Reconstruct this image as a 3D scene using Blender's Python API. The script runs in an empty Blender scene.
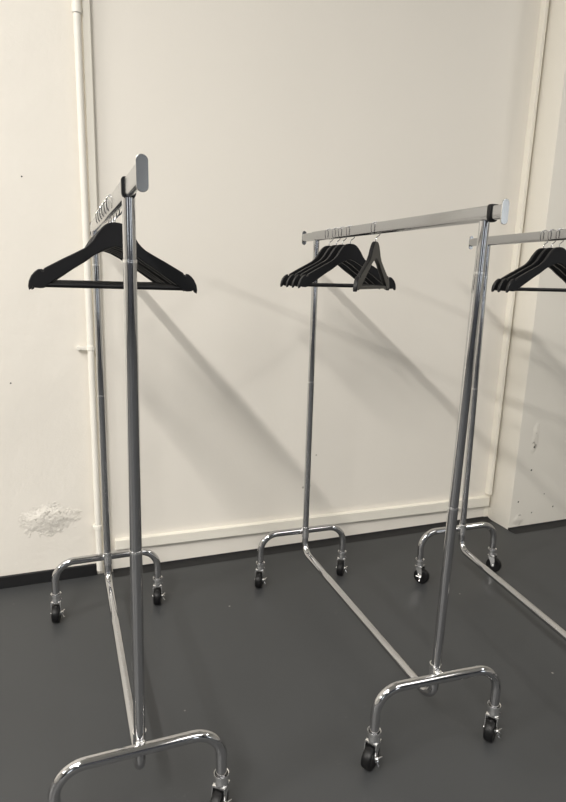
import bpy, bmesh, math, random
from mathutils import Vector, Matrix
R = math.radians
scene = bpy.context.scene
col = scene.collection
random.seed(7)

# ------------------------------------------------------------------ helpers
def link(name, bm, mat, parent=None, smooth=True, angle=40):
    bmesh.ops.recalc_face_normals(bm, faces=bm.faces[:])
    me = bpy.data.meshes.new(name)
    bm.to_mesh(me); bm.free()
    o = bpy.data.objects.new(name, me)
    col.objects.link(o)
    me.materials.append(mat)
    if smooth:
        for p in me.polygons: p.use_smooth = True
        try: me.set_sharp_from_angle(angle=R(angle))
        except Exception: pass
    if parent: o.parent = parent
    return o

def empty(name, loc, rz=0):
    o = bpy.data.objects.new(name, None)
    col.objects.link(o)
    o.location = loc; o.rotation_euler = (0, 0, rz); o.empty_display_size = .1
    return o

def tag(o, label=None, cat=None, group=None, kind=None):
    if label: o['label'] = label
    if cat: o['category'] = cat
    if group: o['group'] = group
    if kind: o['kind'] = kind
    return o

def struct(name, bm, mat, smooth=False):
    return tag(link(name, bm, mat, None, smooth), kind='structure')

def box(bm, lo, hi, bevel=0, seg=2, mtx=None):
    r = bmesh.ops.create_cube(bm, size=1)
    vs = r['verts']
    for v in vs:
        v.co = Vector([lo[i] + (v.co[i] + .5) * (hi[i] - lo[i]) for i in range(3)])
    geo = vs
    if bevel:
        es = list({e for v in vs for e in v.link_edges})
        out = bmesh.ops.bevel(bm, geom=es, offset=bevel, segments=seg, affect='EDGES', profile=.5)
        geo = list({v for f in out['faces'] for v in f.verts} | {v for v in vs if v.is_valid})
    if mtx is not None:
        bmesh.ops.transform(bm, matrix=mtx, verts=geo)
    return geo

def ring_frame(t, up):
    t = t.normalized()
    a = up - t * up.dot(t)
    if a.length < 1e-5: a = t.orthogonal()
    a.normalize()
    return a, t.cross(a)

def tube(bm, pts, r, n=16, cap=True):
    """sweep a circle along a polyline with parallel transport; r number or list"""
    pts = [Vector(p) for p in pts]
    rs = r if isinstance(r, (list, tuple)) else [r] * len(pts)
    tang = []
    for i in range(len(pts)):
        if i == 0: t = pts[1] - pts[0]
        elif i == len(pts) - 1: t = pts[-1] - pts[-2]
        else: t = (pts[i + 1] - pts[i]).normalized() + (pts[i] - pts[i - 1]).normalized()
        tang.append(t.normalized())
    a = tang[0].orthogonal()
    rings = []
    for i, p in enumerate(pts):
        a, b = ring_frame(tang[i], a)
        rings.append([bm.verts.new(p + (a * math.cos(2 * math.pi * k / n) + b * math.sin(2 * math.pi * k / n)) * rs[i]) for k in range(n)])
    for i in range(len(rings) - 1):
        for k in range(n):
            bm.faces.new((rings[i][k], rings[i][(k + 1) % n], rings[i + 1][(k + 1) % n], rings[i + 1][k]))
    if cap:
        bm.faces.new(rings[0]); bm.faces.new(rings[-1])

def fillet(pts, rad, n=10):
    """round the inner corners of a polyline"""
    pts = [Vector(p) for p in pts]
    out = [pts[0]]
    for i in range(1, len(pts) - 1):
        p = pts[i]; d0 = (pts[i - 1] - p); d1 = (pts[i + 1] - p)
        l0, l1 = d0.length, d1.length
        d0.normalize(); d1.normalize()
        ang = d0.angle(d1)
        rr = rad[i - 1] if isinstance(rad, (list, tuple)) else rad
        t = min(rr / math.tan(ang / 2), l0 * .49 if 1 < i else l0 * .98, l1 * .98)
        rr = t * math.tan(ang / 2)
        c = p + (d0 + d1).normalized() * (rr / math.sin(ang / 2))
        s = p + d0 * t - c; e = p + d1 * t - c
        tot = s.angle(e)
        ax = s.cross(e).normalized()
        for k in range(n + 1):
            out.append(c + Matrix.Rotation(tot * k / n, 3, ax) @ s)
    out.append(pts[-1])
    return out

def lathe(bm, prof, n=20, mtx=None, cap=True):
    """profile of (radius, z) turned about z"""
    rings = []
    for r, z in prof:
        rings.append([bm.verts.new((r * math.cos(2 * math.pi * k / n), r * math.sin(2 * math.pi * k / n), z)) for k in range(n)])
    for i in range(len(rings) - 1):
        for k in range(n):
            bm.faces.new((rings[i][k], rings[i][(k + 1) % n], rings[i + 1][(k + 1) % n], rings[i + 1][k]))
    if cap:
        bm.faces.new(rings[0]); bm.faces.new(rings[-1])
    if mtx is not None:
        bmesh.ops.transform(bm, matrix=mtx, verts=[v for q in rings for v in q])

def stadium(w, h, n=10):
    """upright stadium outline in x,z: total width w, total height h"""
    r = w / 2; out = []
    for k in range(n + 1):
        a = math.pi * k / n
        out.append((r * math.cos(a), h / 2 - r + r * math.sin(a)))
    for k in range(n + 1):
        a = math.pi + math.pi * k / n
        out.append((r * math.cos(a), -h / 2 + r + r * math.sin(a)))
    return out

def round_rect(w, h, r, n=5):
    out = []
    for cx, cz, a0 in ((w/2-r, h/2-r, 0), (-w/2+r, h/2-r, 90), (-w/2+r, -h/2+r, 180), (w/2-r, -h/2+r, 270)):
        for k in range(n + 1):
            a = R(a0 + 90 * k / n)
            out.append((cx + r * math.cos(a), cz + r * math.sin(a)))
    return out

def rail_section(w, h, rt, rb, n=6):
    out = []
    for cx, cz, r, a0 in ((w/2-rt, h/2-rt, rt, 0), (-w/2+rt, h/2-rt, rt, 90), (-w/2+rb, -h/2+rb, rb, 180), (w/2-rb, -h/2+rb, rb, 270)):
        for k in range(n + 1):
            a = R(a0 + 90 * k / n)
            out.append((cx + r * math.cos(a), cz + r * math.sin(a)))
    return out

def sweep_y(bm, outline, stations, z=0, x=0):
    """loft an x,z outline along y; stations = [(y, scale), ...], capped"""
    rings = [[bm.verts.new((x + px * s, y, z + pz * s)) for px, pz in outline] for y, s in stations]
    n = len(outline)
    for i in range(len(rings) - 1):
        for k in range(n):
            bm.faces.new((rings[i][k], rings[i][(k + 1) % n], rings[i + 1][(k + 1) % n], rings[i + 1][k]))
    bm.faces.new(rings[0]); bm.faces.new(rings[-1])

# ------------------------------------------------------------------ materials
def new_mat(name):
    m = bpy.data.materials.new(name); m.use_nodes = True
    nt = m.node_tree
    return m, nt, nt.nodes['Principled BSDF']

def N(nt, t, **kw):
    n = nt.nodes.new(t)
    for k, v in kw.items():
        if k in n.inputs: n.inputs[k].default_value = v
        else: setattr(n, k, v)
    return n

def metal(name, c, rough, var=.03, scale=40):
    m, nt, b = new_mat(name)
    b.inputs['Base Color'].default_value = (*c, 1)
    b.inputs['Metallic'].default_value = 1
    co = N(nt, 'ShaderNodeTexCoord'); no = N(nt, 'ShaderNodeTexNoise', Scale=scale, Detail=3)
    mr = N(nt, 'ShaderNodeMapRange'); mr.inputs['To Min'].default_value = rough - var; mr.inputs['To Max'].default_value = rough + var
    nt.links.new(co.outputs['Object'], no.inputs['Vector'])
    nt.links.new(no.outputs['Fac'], mr.inputs['Value'])
    nt.links.new(mr.outputs['Result'], b.inputs['Roughness'])
    return m

def plain(name, c, rough, spec=.5, scale=60, var=.06, bump=0):
    m, nt, b = new_mat(name)
    b.inputs['Roughness'].default_value = rough
    b.inputs['Specular IOR Level'].default_value = spec
    co = N(nt, 'ShaderNodeTexCoord'); no = N(nt, 'ShaderNodeTexNoise', Scale=scale, Detail=4)
    ra = N(nt, 'ShaderNodeMix', data_type='RGBA')
    ra.inputs['A'].default_value = (*[x * (1 - var) for x in c], 1); ra.inputs['B'].default_value = (*[x * (1 + var) for x in c], 1)
    for s in ra.inputs:
        pass
    nt.links.new(co.outputs['Object'], no.inputs['Vector'])
    nt.links.new(no.outputs['Fac'], ra.inputs[0])
    col_in = [s for s in ra.inputs if s.type == 'RGBA']
    col_in[0].default_value = (*[x * (1 - var) for x in c], 1); col_in[1].default_value = (*[min(1, x * (1 + var)) for x in c], 1)
    out = [s for s in ra.outputs if s.type == 'RGBA'][0]
    nt.links.new(out, b.inputs['Base Color'])
    if bump:
        bu = N(nt, 'ShaderNodeBump', Strength=bump, Distance=.002)
        nt.links.new(no.outputs['Fac'], bu.inputs['Height'])
        nt.links.new(bu.outputs['Normal'], b.inputs['Normal'])
    return m

def mathn(nt, op, a, b=None, clamp=False):
    n = nt.nodes.new('ShaderNodeMath'); n.operation = op; n.use_clamp = clamp
    for i, v in enumerate((a, b)):
        if v is None: continue
        if isinstance(v, (int, float)): n.inputs[i].default_value = v
        else: nt.links.new(v, n.inputs[i])
    return n.outputs[0]

def wall_paint(name, c, rough=.55, bump=.12, lumps=.5, patches=(), holes=(), hole_col=(.03, .028, .025)):
    """painted wall: brushed paint bump, soft lumps, rough chipped patches (x, z, rx, rz), dark holes (x, z, r) in world metres"""
    m, nt, b = new_mat(name)
    geo = N(nt, 'ShaderNodeNewGeometry')
    pos = geo.outputs['Position']
    fine = N(nt, 'ShaderNodeTexNoise', Scale=55, Detail=5, Roughness=.6)
    big = N(nt, 'ShaderNodeTexNoise', Scale=7, Detail=4, Roughness=.55)
    hue = N(nt, 'ShaderNodeTexNoise', Scale=1.3, Detail=3)
    chip = N(nt, 'ShaderNodeTexNoise', Scale=34, Detail=6, Roughness=.62)
    for n in (fine, big, hue, chip): nt.links.new(pos, n.inputs['Vector'])
    mix = N(nt, 'ShaderNodeMix', data_type='RGBA')
    ci = [s for s in mix.inputs if s.type == 'RGBA']; mo = [s for s in mix.outputs if s.type == 'RGBA'][0]
    ci[0].default_value = (*[x * .97 for x in c], 1); ci[1].default_value = (*[min(1, x * 1.02) for x in c], 1)
    nt.links.new(hue.outputs['Fac'], mix.inputs[0])
    colour = mo
    h = mathn(nt, 'ADD', mathn(nt, 'MULTIPLY', fine.outputs['Fac'], .25), mathn(nt, 'MULTIPLY', big.outputs['Fac'], lumps))
    sep = N(nt, 'ShaderNodeSeparateXYZ'); nt.links.new(pos, sep.inputs[0])
    def spot(x, z, rx, rz):
        dx = mathn(nt, 'DIVIDE', mathn(nt, 'SUBTRACT', sep.outputs['X'], x), rx)
        dz = mathn(nt, 'DIVIDE', mathn(nt, 'SUBTRACT', sep.outputs['Z'], z), rz)
        return mathn(nt, 'SQRT', mathn(nt, 'ADD', mathn(nt, 'MULTIPLY', dx, dx), mathn(nt, 'MULTIPLY', dz, dz)))
    def blend(colour, fac, c2):
        mx = N(nt, 'ShaderNodeMix', data_type='RGBA')
        q = [s for s in mx.inputs if s.type == 'RGBA']
        nt.links.new(fac, mx.inputs[0]); nt.links.new(colour, q[0]); q[1].default_value = (*c2, 1)
        return [s for s in mx.outputs if s.type == 'RGBA'][0]
    for (x, z, rx, rz) in patches:
        m0 = mathn(nt, 'SUBTRACT', 1.0, mathn(nt, 'ADD', spot(x, z, rx, rz), mathn(nt, 'MULTIPLY', mathn(nt, 'ADD', mathn(nt, 'MULTIPLY', mathn(nt, 'SUBTRACT', big.outputs['Fac'], .5), 1.4), mathn(nt, 'MULTIPLY', mathn(nt, 'SUBTRACT', chip.outputs['Fac'], .5), 1.6)), 1.0)), True)
        m1 = mathn(nt, 'MULTIPLY', m0, 1.5, True)
        h = mathn(nt, 'ADD', h, mathn(nt, 'MULTIPLY', mathn(nt, 'MULTIPLY', m1, mathn(nt, 'SUBTRACT', chip.outputs['Fac'], .15)), 13))
        dark = mathn(nt, 'MULTIPLY', m1, mathn(nt, 'MULTIPLY', mathn(nt, 'SUBTRACT', .43, chip.outputs['Fac'], True), 9, True))
        colour = blend(colour, dark, (.36, .335, .29))
    for (x, z, r) in holes:
        wob = mathn(nt, 'ADD', spot(x, z, r, r), mathn(nt, 'MULTIPLY', chip.outputs['Fac'], .7))
        m0 = mathn(nt, 'MULTIPLY', mathn(nt, 'SUBTRACT', 1.3, wob, True), 5, True)
        colour = blend(colour, m0, hole_col)
    nt.links.new(colour, b.inputs['Base Color'])
    bu = N(nt, 'ShaderNodeBump', Strength=bump, Distance=.01)
    nt.links.new(h, bu.inputs['Height'])
    nt.links.new(bu.outputs['Normal'], b.inputs['Normal'])
    b.inputs['Roughness'].default_value = rough
    b.inputs['Specular IOR Level'].default_value = .35
    return m

CREAM = (.81, .770, .70)
M = {}
M['plaster'] = wall_paint('painted_plaster', CREAM, .5, .42, .9, patches=((.222, .318, .135, .075),), holes=((.105, .95, .004), (.2, 1.8, .004), (.02, 1.45, .006), (.005, 2.1, .004)))
M['panel'] = wall_paint('painted_panel', CREAM, .5, .14, .5, patches=((.62, .09, .05, .03),), holes=((1.56, .505, .005), (1.49, .33, .007), (1.53, .335, .005)), hole_col=(.45, .42, .36))
M['pier'] = wall_paint('painted_pier', (.79, .755, .68), .5, .18, .6, patches=((2.80, .06, .05, .035), (2.86, .55, .025, .09)),
                       holes=((2.86, .5, .006), (2.86, .36, .007), (2.79, .17, .006), (2.90, .09, .005), (3.06, .11, .006), (2.98, .2, .004)))
M['trim'] = wall_paint('painted_trim', (.82, .785, .70), .42, .12, .4)
M['ceiling'] = plain('white_ceiling', (.8, .79, .76), .8, .2, 8, .03)
M['side'] = plain('side_wall_paint', (.62, .6, .56), .7, .3, 6, .04)
M['front'] = plain('grey_front_wall_paint', (.07, .075, .09), .7, .3, 6, .04)
M['skirting'] = plain('black_skirting', (.012, .012, .013), .5, .35, 30, .1)
M['pipe'] = wall_paint('painted_pipe', (.83, .80, .73), .38, .06, .3)
M['chrome'] = metal('polished_chrome', (.60, .60, .61), .09, .03)
M['bright'] = metal('bright_zinc', (.95, .95, .95), .22, .06, 90)
M['rail'] = metal('satin_steel', (.47, .475, .485), .16, .03)
M['cap'] = metal('grey_cap', (.66, .66, .65), .20, .02)
M['black_plastic'] = plain('black_plastic', (.006, .006, .0065), .45, .3)
M['wheel'] = plain('black_rubber', (.005, .005, .0055), .42, .28)
M['hanger'] = plain('black_lacquered_wood', (.0045, .0045, .0055), .42, .35, 35, .25, .05)
M['wire'] = metal('hook_wire', (.45, .45, .45), .2, .03)

# floor: dark grey coated screed with soft mottling, scuffs and a few pale flecks
def floor_mat():
    m, nt, b = new_mat('dark_grey_floor_coating')
    geo = N(nt, 'ShaderNodeNewGeometry'); pos = geo.outputs['Position']
    n1 = N(nt, 'ShaderNodeTexNoise', Scale=1.6, Detail=5, Roughness=.6)
    n2 = N(nt, 'ShaderNodeTexNoise', Scale=26, Detail=4, Roughness=.6)
    vo = N(nt, 'ShaderNodeTexVoronoi', Scale=4.5)
    sc = N(nt, 'ShaderNodeTexNoise', Scale=16, Detail=6, Roughness=.75)
    lo = N(nt, 'ShaderNodeTexNoise', Scale=1.9, Detail=1)
    for n in (n1, n2, vo, sc, lo): nt.links.new(pos, n.inputs['Vector'])
    mix = N(nt, 'ShaderNodeMix', data_type='RGBA')
    ci = [s for s in mix.inputs if s.type == 'RGBA']; mo = [s for s in mix.outputs if s.type == 'RGBA'][0]
    ci[0].default_value = (.041, .0425, .0445, 1); ci[1].default_value = (.055, .057, .059, 1)
    nt.links.new(n1.outputs['Fac'], mix.inputs[0])
    # flecks
    wobble = mathn(nt, 'ADD', vo.outputs['Distance'], mathn(nt, 'MULTIPLY', n2.outputs['Fac'], .02))
    fl = mathn(nt, 'MULTIPLY', mathn(nt, 'SUBTRACT', .034, wobble, True), 90, True)
    # scuffs
    sm = mathn(nt, 'MULTIPLY', mathn(nt, 'SUBTRACT', lo.outputs['Fac'], .60, True), 6, True)
    ss = mathn(nt, 'MULTIPLY', mathn(nt, 'MULTIPLY', mathn(nt, 'SUBTRACT', sc.outputs['Fac'], .60, True), 6, True), sm)
    fac = mathn(nt, 'ADD', mathn(nt, 'MULTIPLY', fl, .8), mathn(nt, 'MULTIPLY', ss, .28), True)
    mx = N(nt, 'ShaderNodeMix', data_type='RGBA')
    q = [s for s in mx.inputs if s.type == 'RGBA']
    nt.links.new(fac, mx.inputs[0]); nt.links.new(mo, q[0]); q[1].default_value = (.36, .35, .32, 1)
    nt.links.new([s for s in mx.outputs if s.type == 'RGBA'][0], b.inputs['Base Color'])
    mr = N(nt, 'ShaderNodeMapRange'); mr.inputs['To Min'].default_value = .40; mr.inputs['To Max'].default_value = .56
    nt.links.new(n1.outputs['Fac'], mr.inputs['Value']); nt.links.new(mr.outputs['Result'], b.inputs['Roughness'])
    bu = N(nt, 'ShaderNodeBump', Strength=.06, Distance=.004)
    nt.links.new(n2.outputs['Fac'], bu.inputs['Height']); nt.links.new(bu.outputs['Normal'], b.inputs['Normal'])
    b.inputs['Specular IOR Level'].default_value = .4
    return m
M['floor'] = floor_mat()

# ------------------------------------------------------------------ room (x along the back wall, wall plane y = 0, camera side y < 0)
X0, X1, YF, HC = -8.0, 8.0, -9.0, 4.4
PX, PY = 2.737, -.186                       # foot of the pier's edge
JX = .47                                    # seam between plaster and panel, under the jamb board
def quick(name, lo, hi, mat, bevel=0):
    bm = bmesh.new(); box(bm, lo, hi, bevel); return struct(name, bm, mat)
quick('floor', (X0 - .1, YF - .1, -.1), (X1 + .1, .1, 0), M['floor'])
quick('ceiling', (X0 - .1, YF - .1, HC), (X1 + .1, .1, HC + .1), M['ceiling'])
quick('wall_back_left', (X0, 0, 0), (JX, .1, HC), M['plaster'])
quick('wall_back', (JX, 0, 0), (PX + .1, .1, HC), M['panel'])
quick('wall_left', (X0 - .1, YF, 0), (X0, .1, HC), M['side'])
quick('wall_right', (X1, YF, 0), (X1 + .1, .1, HC), M['side'])
# wall behind the camera with openings for added glow panels that the chrome reflects
glow_spans = ((-4.4, -3.2), (2.0, 3.0), (6.3, 7.6))
WZ0, WZ1 = .9, 3.2
bm = bmesh.new()
xs = X0
for a, b_ in glow_spans:
    box(bm, (xs, YF - .1, 0), (a, YF, HC)); box(bm, (a, YF - .1, 0), (b_, YF, WZ0)); box(bm, (a, YF - .1, WZ1), (b_, YF, HC)); xs = b_
box(bm, (xs, YF - .1, 0), (X1, YF, HC))
struct('wall_front', bm, M['front'])
def emit(name, c, s):
    m, nt, b = new_mat(name)
    b.inputs['Base Color'].default_value = (0, 0, 0, 1)
    b.inputs['Emission Color'].default_value = (*c, 1); b.inputs['Emission Strength'].default_value = s
    return m
M['glow'] = emit('reflection_glow', (.88, .94, 1), 2.2)  # added bluish glow, no known window, makes streaks in the chrome
for i, (a, b_) in enumerate(glow_spans):
    bm = bmesh.new(); box(bm, (a, YF - .08, WZ0), (b_, YF - .06, WZ1)); w = struct('added_glow_%d' % (i + 1), bm, M['glow'])
    bm = bmesh.new()
    for lo, hi in (((a, WZ0), (a + .06, WZ1)), ((b_ - .06, WZ0), (b_, WZ1)), ((a, WZ0), (b_, WZ0 + .06)), ((a, WZ1 - .06), (b_, WZ1)), (((a + b_) / 2 - .03, WZ0), ((a + b_) / 2 + .03, WZ1))):
        box(bm, (lo[0], YF - .06, lo[1]), (hi[0], YF - .01, hi[1]))
    link('added_glow_frame', bm, M['trim'], w, False)  # frame made up along with the glow panel

# pier: the wall steps forward at the right (its edge leans a little, as the old masonry does)
LEAN = .0115
bm = bmesh.new()
box(bm, (PX, PY, 0), (X1, 0, HC), .004, 2)
for v in bm.verts:
    if v.co.x < PX + .1: v.co.x += LEAN * v.co.z
struct('wall_right_pier', bm, M['pier'], True)

# jamb board between the plaster and the panel
bm = bmesh.new(); box(bm, (.458, -.024, 0), (.489, .002, HC), .003); struct('trim_1', bm, M['trim'])
# horizontal ledge board across the foot of the panel, slightly out of level
bm = bmesh.new(); box(bm, (.513, -.024, 0), (2.722, .002, 1), .003)
for v in bm.verts:
    t = (v.co.x - .513) / 2.209
    lo_, hi_ = .124 + t * (.090 - .124), .172 + t * (.150 - .172)
    zz = v.co.z
    v.co.z = lo_ + zz * (hi_ - lo_)
    if zz > .5 and v.co.y < -.01: v.co.z -= .003
struct('trim_2', bm, M['trim'])
# vertical casing strip beside the pier
bm = bmesh.new(); box(bm, (2.700, -.036, .165), (2.722, .002, HC), .003)
for v in bm.verts: v.co.x += LEAN * v.co.z
struct('trim_3', bm, M['trim'])
bm = bmesh.new(); box(bm, (2.706, -.003, 0), (2.75, .002, HC))
for v in bm.verts: v.co.x += LEAN * v.co.z * .9
struct('trim_4', bm, M['trim'])

# black skirting and coved floor edge
def cove(bm, x0, x1, y, h, d, n=6):
    prof = [(y - d, .0012)] + [(y - d + d * math.sin(R(90 * k / n)) * 1.0, h - h * math.cos(R(90 * k / n)) + .0012) for k in range(1, n)] + [(y - .004, h), (y + .002, h), (y + .002, .0)]
    a = [bm.verts.new((x0, p, z)) for p, z in prof]; b = [bm.verts.new((x1, p, z)) for p, z in prof]
    for k in range(len(prof)):
        q = (k + 1) % len(prof); bm.faces.new((a[k], a[q], b[q], b[k]))
    bm.faces.new(a); bm.faces.new(b)
bm = bmesh.new(); box(bm, (X0, -.012, 0), (.425, .002, .058), .003); struct('baseboard_left', bm, M['skirting'])
bm = bmesh.new(); cove(bm, .50, PX, 0, .014, .06); struct('baseboard_back', bm, M['skirting'], True)
bm = bmesh.new(); cove(bm, PX, X1, PY, .014, .06); struct('baseboard_right', bm, M['skirting'], True)

# white painted pipe with coupling and wall clips
pr = empty('painted_pipe', (.438, -.03, 0))
tag(pr, 'thin white painted vertical pipe clipped to the wall behind the left rack', 'pipe')
bm = bmesh.new(); tube(bm, [(0, 0, .035), (0, 0, HC)], .0145, 18); link('pipe_run', bm, M['pipe'], pr)
bm = bmesh.new(); lathe(bm, [(.0145, 2.42), (.0185, 2.424), (.0185, 2.452), (.0165, 2.455), (.0165, 2.475), (.0195, 2.478), (.0195, 2.54), (.0145, 2.545)], 20); link('coupling', bm, M['pipe'], pr)
for z in (1.10, .255):
    bm = bmesh.new()
    lathe(bm, [(.0146, -.011), (.0175, -.009), (.0175, .009), (.0146, .011)], 18, Matrix.Translation((0, 0, z)))
    if z > 1:
        box(bm, (-.058, -.002, z - .009), (-.014, .006, z + .009), .002)
        lathe(bm, [(.0085, -.004), (.0085, .028)], 12, Matrix.Translation((-.050, .0, z)) @ Matrix.Rotation(R(-90), 4, 'X'))
    else:
        box(bm, (-.024, -.004, z - .007), (-.012, .030, z + .007), .002)
    link('pipe_clip', bm, M['pipe'], pr)

# ------------------------------------------------------------------ garment racks
H = 1.60
WF, ZC, ZB, CO = .2093, .2539, .1594, .027
RT = .0145
def caster(parent, x, y, t, brake=1):
    """caster under a leg at local x,y; t = direction (radians) the wheel trails, (-sin t, -cos t)"""
    MT = Matrix.Translation((x, y, 0)) @ Matrix.Rotation(-t, 4, 'Z')      # local -y = trail direction
    tr = .015; rw = .0375
    bm = bmesh.new()
    # flared socket and swivel plate
    lathe(bm, [(.0152, .110), (.0185, .1185), (.0205, .1195), (.0212, .117), (.0196, .108), (.0188, .100), (.0200, .093), (.0190, .087), (.012, .085)], 20)
    # fork cheeks sweeping back to the axle, joined by a crown
    for s in (-1, 1):
        prof = [(.015, .088), (-.018, .088), (-tr - .008, .062), (-tr - .007, .034), (-tr, .030), (-tr + .007, .034), (-tr + .016, .062)]
        a = [bm.verts.new((s * .0168, p, z)) for p, z in prof]; b = [bm.verts.new((s * .0186, p, z)) for p, z in prof]
        for k in range(len(prof)):
            q = (k + 1) % len(prof); bm.faces.new((a[k], a[q], b[q], b[k]))
        bm.faces.new(a); bm.faces.new(b)
    box(bm, (-.0186, -.018, .081), (.0186, .015, .0885), .0015)
    lathe(bm, [(.005, -.0215), (.005, .0215)], 10, Matrix.Translation((0, -tr, rw)) @ Matrix.Rotation(R(90), 4, 'Y'))
    bmesh.ops.transform(bm, matrix=MT, verts=bm.verts[:])
    c = link('caster', bm, M['bright'], parent)
    c['label'] = 'bright zinc swivel caster'
    bm = bmesh.new()
    W = .0150
    lathe(bm, [(.010, -W), (.026, -W), (.028, -W - .0005), (.035, -W + .002), (rw - .0006, -W + .0055), (rw, -W * .2), (rw, W * .2), (rw - .0006, W - .0055), (.035, W - .002), (.028, W + .0005), (.026, W), (.010, W)], 28,
          Matrix.Translation((0, -tr, rw)) @ Matrix.Rotation(R(90), 4, 'Y'))
    bmesh.ops.transform(bm, matrix=MT, verts=bm.verts[:])
    w = link('wheel', bm, M['wheel'], c); w['label'] = 'black rubber wheel'
    bm = bmesh.new()
    # wing shaped brake lever on the axle end
    lathe(bm, [(.008, 0), (.009, .003), (.007, .007), (.004, .009)], 10, Matrix.Translation((brake * .0185, -tr, rw)) @ Matrix.Rotation(R(90 * brake), 4, 'Y'))
    for a in (20, 140, 260):
        q = Vector((0, math.cos(R(a)) * .017, math.sin(R(a)) * .017))
        tube(bm, [(brake * .022, -tr, rw), (brake * .025, -tr + q.y * .6, rw + q.z * .6), (brake * .031, -tr + q.y, rw + q.z)], [.0030, .0030, .0018], 6)
    bmesh.ops.transform(bm, matrix=MT, verts=bm.verts[:])
    link('brake_lever', bm, M['bright'], c)
    return c

def foot(root, u, yaw, trails, out, brakes=(1, 1)):
    """U shaped foot across the frame at distance u from the far upright; out = +1 near end, -1 far end"""
    cy = -(u + CO * out)
    MT = Matrix.Translation((0, cy, 0)) @ Matrix.Rotation(yaw, 4, 'Z')
    bm = bmesh.new()
    path = fillet([(-WF, 0, .100), (-WF, 0, ZC), (WF, 0, ZC), (WF, 0, .100)], .078, 12)
    tube(bm, [MT @ p for p in path], .0150, 20)
    f = link('foot', bm, M['chrome'], root)
    # cast bracket that clamps the foot to the upright
    bm = bmesh.new()
    lathe(bm, [(.0166, .232), (.0172, .258), (.0162, .266), (.0164, .278), (.0178, .2835), (.0175, .286), (.0150, .2865), (.0148, .232)], 18, Matrix.Translation((0, -u, 0)), cap=False)
    y0, y1 = sorted((-u - out * .008, cy))
    box(bm, (-.0125, y0, .237), (.0125, y1, .271), .005, 3)
    b = link('clamp', bm, M['bright'], f); b['label'] = 'bright cast clamp'
    for s, t, br in zip((-1, 1), trails, brakes):
        p = MT @ Vector((s * WF, 0, 0))
        caster(root, p.x, p.y, t, br)
    return f

def rack(loc, yaw, label, Lb, tf, tn, of, on, dH, ff, fn, tr_far, tr_near, j_far, j_near, ccol):
    root = empty('garment_rack', (loc[0], loc[1], 0), yaw)
    tag(root, label, 'garment rack', 'chrome rolling garment racks')
    z = H + dH
    def up_far(h): return Vector((0, -tf * (h - ZB) / (z - ZB), h))
    def up_near(h): return Vector((0, -(Lb + (tn - Lb) * (h - ZB) / (z - ZB)), h))
    # lower frame: one tube down, along the floor and up again
    bm = bmesh.new()
    path = fillet([up_far(j_far), (0, 0, ZB), (0, -Lb, ZB), up_near(j_near)], .055, 12)
    tube(bm, path, RT, 24)
    link('lower_frame', bm, M['chrome'], root)
    for f_, j in ((up_far, j_far), (up_near, j_near)):
        bm = bmesh.new(); tube(bm, [f_(j - .0005), f_(1.455)], RT - .0007, 24); p = link('middle_post', bm, M['chrome'], root)
        bm = bmesh.new(); tube(bm, [f_(j - .003), f_(j + .003)], RT + .0005, 24); link('joint_ring', bm, M['bright'], p)
        bm = bmesh.new(); tube(bm, [f_(1.4545), f_(z - .0165)], RT - .0014, 24); p = link('upper_post', bm, M['chrome'], root)
        bm = bmesh.new(); tube(bm, [f_(1.452), f_(1.458)], RT + .0001, 24); link('joint_ring', bm, M['bright'], p)
    # outer rail sleeve and the two pull-out ends
    ya, yb = -(tf - .025), -(tn + ccol)
    bm = bmesh.new(); sweep_y(bm, rail_section(.0245, .0385, .004, .0122), [(ya, 1), (yb, 1)], z)
    rail = link('rail', bm, M['rail'], root)
    for y in (yb,):
        bm = bmesh.new(); sweep_y(bm, rail_section(.0272, .0415, .006, .0130), [(y - .006, 1), (y - .005, 1.04), (y + .005, 1.04), (y + .006, 1)], z)
        c = link('collar', bm, M['black_plastic'], rail); c['label'] = 'black plastic rail collar'
    for y, ye in ((ya, -(tf - of)), (yb, -(tn + on))):
        bm = bmesh.new(); sweep_y(bm, rail_section(.0190, .0345, .003, .0094), [(y, 1), (ye, 1)], z)
        e = link('rail_extension', bm, M['rail'], root)
        s = 1 if ye > y else -1
        bm = bmesh.new(); sweep_y(bm, stadium(.0205, .060, 14), [(ye - s * .002, .98), (ye - s * .0015, 1), (ye + s * .0013, 1), (ye + s * .0018, .97)], z)
        c = link('end_cap', bm, M['cap'], e, True, 12); c['label'] = 'grey oval end cap'
    foot(root, 0, ff, tr_far, -1, (-1, 1) if tr_far[0] < 0 else (1, 1))
    foot(root, Lb, fn, tr_near, 1)
    return root
ay, by, cy_ = R(.118), R(-.2955), R(-6.04)
rack((.4562, -.3686), ay, 'chrome rolling garment rack at the left, in front of the white wall pipe',
     1.0408, -.0285, 1.1177, .1285, .2060, -.006, R(.64), R(-.38), (R(10), R(16)), (R(38), R(40)), .95, .80, .004)
rack((1.3504, -.3750), by, 'chrome rolling garment rack in the middle, with one hanger turned sideways',
     1.0476, .0019, 1.0820, .1392, .0715, .0009, R(-1.46), R(-3.3), (R(32), R(38)), (R(57), R(53)), .975, .80, .028)
rack((2.0898, -.5748), cy_, 'chrome rolling garment rack at the right edge, partly cut off, beside the wall pier',
     1.10, -.0207, 1.10, .1333, .10, .0066, R(4.3), 0, (R(-31 - 6), R(-31 - 6)), (R(20), R(20)), .95, .80, .02)

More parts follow.
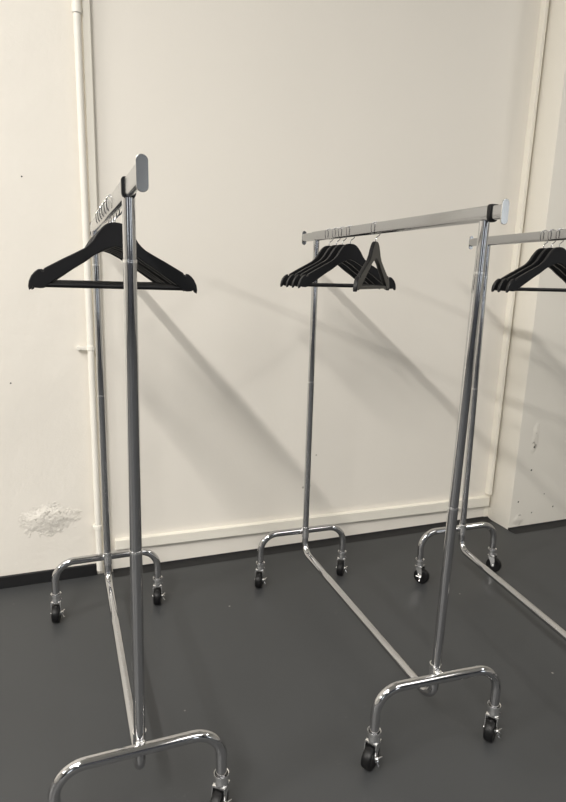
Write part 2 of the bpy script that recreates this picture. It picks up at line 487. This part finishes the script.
# ------------------------------------------------------------------ hangers
OUT = [(0, 0), (.010, -.0006), (.018, -.003), (.026, -.008), (.034, -.0155), (.0465, -.030), (.058, -.046), (.068, -.0555), (.082, -.0645), (.100, -.0735),
       (.139, -.0920), (.170, -.1075), (.1865, -.1160), (.1885, -.1225), (.1925, -.1240), (.1950, -.1180), (.2010, -.1185), (.2100, -.1245), (.2185, -.1335),
       (.2250, -.1460), (.2275, -.1590), (.2255, -.1680), (.2200, -.1655), (.2150, -.1595), (.2100, -.1625), (.1960, -.1635), (.1840, -.1600), (.1670, -.1480),
       (.1400, -.1315), (.1120, -.1140), (.0800, -.0960), (.0510, -.0790), (.0200, -.0640), (0, -.0580)]
OUT = [(x * (1 if x < .03 else 1 - .10 * min(1, (x - .03) / .05)) , z) for x, z in OUT]
TOPZ = -.0425                                # neck top below the rail's centre line
def make_hanger():
    root = empty('clothes_hanger', (0, 0, 0))
    # body: both arms cut from flat wood, thicker in the middle, edges eased
    bm = bmesh.new()
    full = OUT + [(-x, z) for x, z in OUT[-2:0:-1]]
    def layer(y, inset):
        out = []
        n = len(full)
        for i, (x, z) in enumerate(full):
            ax, az = full[i - 1]; bx, bz = full[(i + 1) % n]
            tx, tz = bx - ax, bz - az; l = math.hypot(tx, tz) or 1
            nx, nz = -tz / l, tx / l           # clockwise outline: outward is (-tz, tx)
            out.append(bm.verts.new((x - nx * inset, y, z - nz * inset + TOPZ)))
        return out
    T = .0070
    L = [layer(-T, .0022), layer(-T + .0018, .0004), layer(-T + .0035, 0), layer(T - .0035, 0), layer(T - .0018, .0004), layer(T, .0022)]
    n = len(full)
    for a, b in zip(L, L[1:]):
        for k in range(n):
            bm.faces.new((a[k], a[(k + 1) % n], b[(k + 1) % n], b[k]))
    for l in (L[0], L[-1]):                  # cap as quads across the arm: pair the top and the bottom edge
        f = bm.faces.new(l); bmesh.ops.triangulate(bm, faces=[f])
    link('shoulder_frame', bm, M['hanger'], root, True, 30)
    bm = bmesh.new(); tube(bm, [(-.178, 0, -.155 + TOPZ), (.178, 0, -.155 + TOPZ)], .0062, 14)
    link('trouser_bar', bm, M['hanger'], root)
    # wire hook over the rail
    r = .0195; rb_ = .0125; cz = .0222 - rb_
    pts = [(-r + .004, 0, -.016), (-r + .0008, 0, -.008), (-r, 0, cz)]
    for k in range(1, 12):
        a = math.pi - math.pi * k / 12; pts.append((r * math.cos(a), 0, cz + rb_ * math.sin(a)))
    pts += [(r, 0, cz), (r, 0, -.008), (r - .0015, 0, -.0155), (.0135, 0, -.0225), (.0065, 0, -.0275), (.003, 0, -.0295), (.001, 0, -.032), (0, 0, -.037), (0, 0, TOPZ - .006)]
    bm = bmesh.new(); tube(bm, pts, .00165, 8)
    h = link('hook', bm, M['wire'], root); h['label'] = 'thin steel wire hook'
    return root
proto = make_hanger()
used = [False]
def hanger(x, y, z, rz, label, group, swivel=0, tilt=0):
    if not used[0]:
        o = proto; used[0] = True
    else:
        o = proto.copy(); col.objects.link(o)
        for ch in [c for c in bpy.data.objects if c.parent == proto]:
            c = ch.copy(); col.objects.link(c); c.parent = o
    o.location = (x, y, z); o.rotation_euler = (0, tilt, rz)
    if swivel:
        for c in [c for c in bpy.data.objects if c.parent == o]:
            if not c.name.startswith('hook'): c.rotation_euler = (0, 0, swivel)
    tag(o, label, 'clothes hanger', group)
    return o
ords = ['', 'second', 'third', 'fourth', 'fifth']
gA = 'black hangers on the left rack'
zA = H - .006
AY = (-1.185, -1.100, -1.015, -.930, -.842, -.752)
labsA = ['black wooden hanger on the left rack, nearest the camera and fully in view',
         'black wooden hanger on the left rack, directly behind the front one',
         'black wooden hanger on the left rack, third back from the front one',
         'black wooden hanger on the left rack, third counted from the wall end',
         'black wooden hanger on the left rack, next to the one nearest the wall',
         'black wooden hanger on the left rack, farthest back and nearest the wall']
for y, lb, rz, tl in zip(AY, labsA, (0, 1.5, -1, .8, 2, -.5), (.4, -.3, .5, 0, -.6, .2)):
    hanger(.4577, y, zA, R(rz), lb, gA, 0, R(tl))
gB = 'black hangers on the middle rack'
zB = H + .0009
labsB = ['black wooden hanger on the middle rack, nearest the wall at the far left',
         'black wooden hanger on the middle rack, second of four parallel ones from the wall',
         'black wooden hanger on the middle rack, third of four parallel ones from the wall',
         'black wooden hanger on the middle rack, front one of the four hanging parallel']
for y, lb, rz in zip((-.507, -.575, -.630, -.698), labsB, (0, -1, 1, -.5)):
    hanger(1.350 + (y + .5) * .005, y, zB, R(rz), lb, gB)
hanger(1.348, -.89, zB, 0, 'black wooden hanger on the middle rack, turned sideways so it looks narrow', gB, R(45))
gC = 'black hangers on the right rack'
for y, lb, rz in zip((-.925, -.967, -1.010), ['black wooden hanger on the right rack, nearest the wall', 'black wooden hanger on the right rack, between two others',
                                      'black wooden hanger on the right rack, nearest the camera'], (0, -1, 1)):
    hanger(2.0898 + (y + .5748) * math.tan(-cy_) * -1 * -1, y, H + .0066, cy_ + R(rz), lb, gC)

# ------------------------------------------------------------------ lights
def area(name, loc, size, power, target, c=(1, .93, .82), shape='DISK', sy=None, spread=None):
    l = bpy.data.lights.new(name, 'AREA'); l.shape = shape; l.size = size
    if sy: l.size_y = sy
    l.energy = power; l.color = c
    if spread: l.spread = spread
    o = bpy.data.objects.new(name, l); col.objects.link(o)
    zz = (Vector(loc) - Vector(target)).normalized(); yy = Vector((0, 1, 0)); yy = (yy - zz * yy.dot(zz)).normalized()   # long side runs along world y
    o.matrix_world = Matrix.Translation(loc) @ Matrix((yy.cross(zz), yy, zz)).transposed().to_4x4()
    return o
LC = (1, .965, .91)
area('ceiling_tube', (-1.73, -5.0, 4.2), .09, 300, (-1.2, -5.0, 0), LC, 'RECTANGLE', 4.0)
area('ceiling_tube', (-6.6, -2.9, 4.2), .12, 220, (-3, -2.9, 0), LC, 'RECTANGLE', 1.6)
area('ceiling_tube', (5.5, -3.25, 4.2), .25, 40, (3, -3.25, 0), LC, 'RECTANGLE', 1.2)
area('soft_fill', (-2.2, -2.6, 4.3), 2.6, 115, (-2.2, -2.6, 0), LC, 'RECTANGLE', 3.2)  # added soft fill overhead, brightens the left wall without distinct shadows
area('soft_fill', (2.6, -5.0, 4.3), 2.6, 85, (2.6, -5.0, 0), LC, 'RECTANGLE', 3.2)  # second added fill, shadowless base light, no known fixture
w = bpy.data.worlds.new('World'); scene.world = w; w.use_nodes = True
w.node_tree.nodes['Background'].inputs[0].default_value = (.02, .02, .022, 1)

# ------------------------------------------------------------------ camera
cam = bpy.data.cameras.new('camera'); co = bpy.data.objects.new('camera', cam); col.objects.link(co)
cam.sensor_fit = 'VERTICAL'; cam.sensor_height = 36; cam.lens = 587.117 / 802 * 36
cam.clip_start = .02
rot = Matrix.Rotation(R(-20.8022), 4, 'Z') @ Matrix.Rotation(R(90 - 12.0367), 4, 'X') @ Matrix.Rotation(R(1.573), 4, 'Z')
co.matrix_world = Matrix.Translation((.32157, -2.73894, 1.4342)) @ rot
scene.camera = co
vs = scene.view_settings
vs.view_transform = 'Standard'; vs.look = 'None'; vs.gamma = 1; vs.use_curve_mapping = False
vs.exposure = 0.1
scene.cycles.max_bounces = 10
scene.cycles.diffuse_bounces = 6
scene.cycles.use_denoising = True
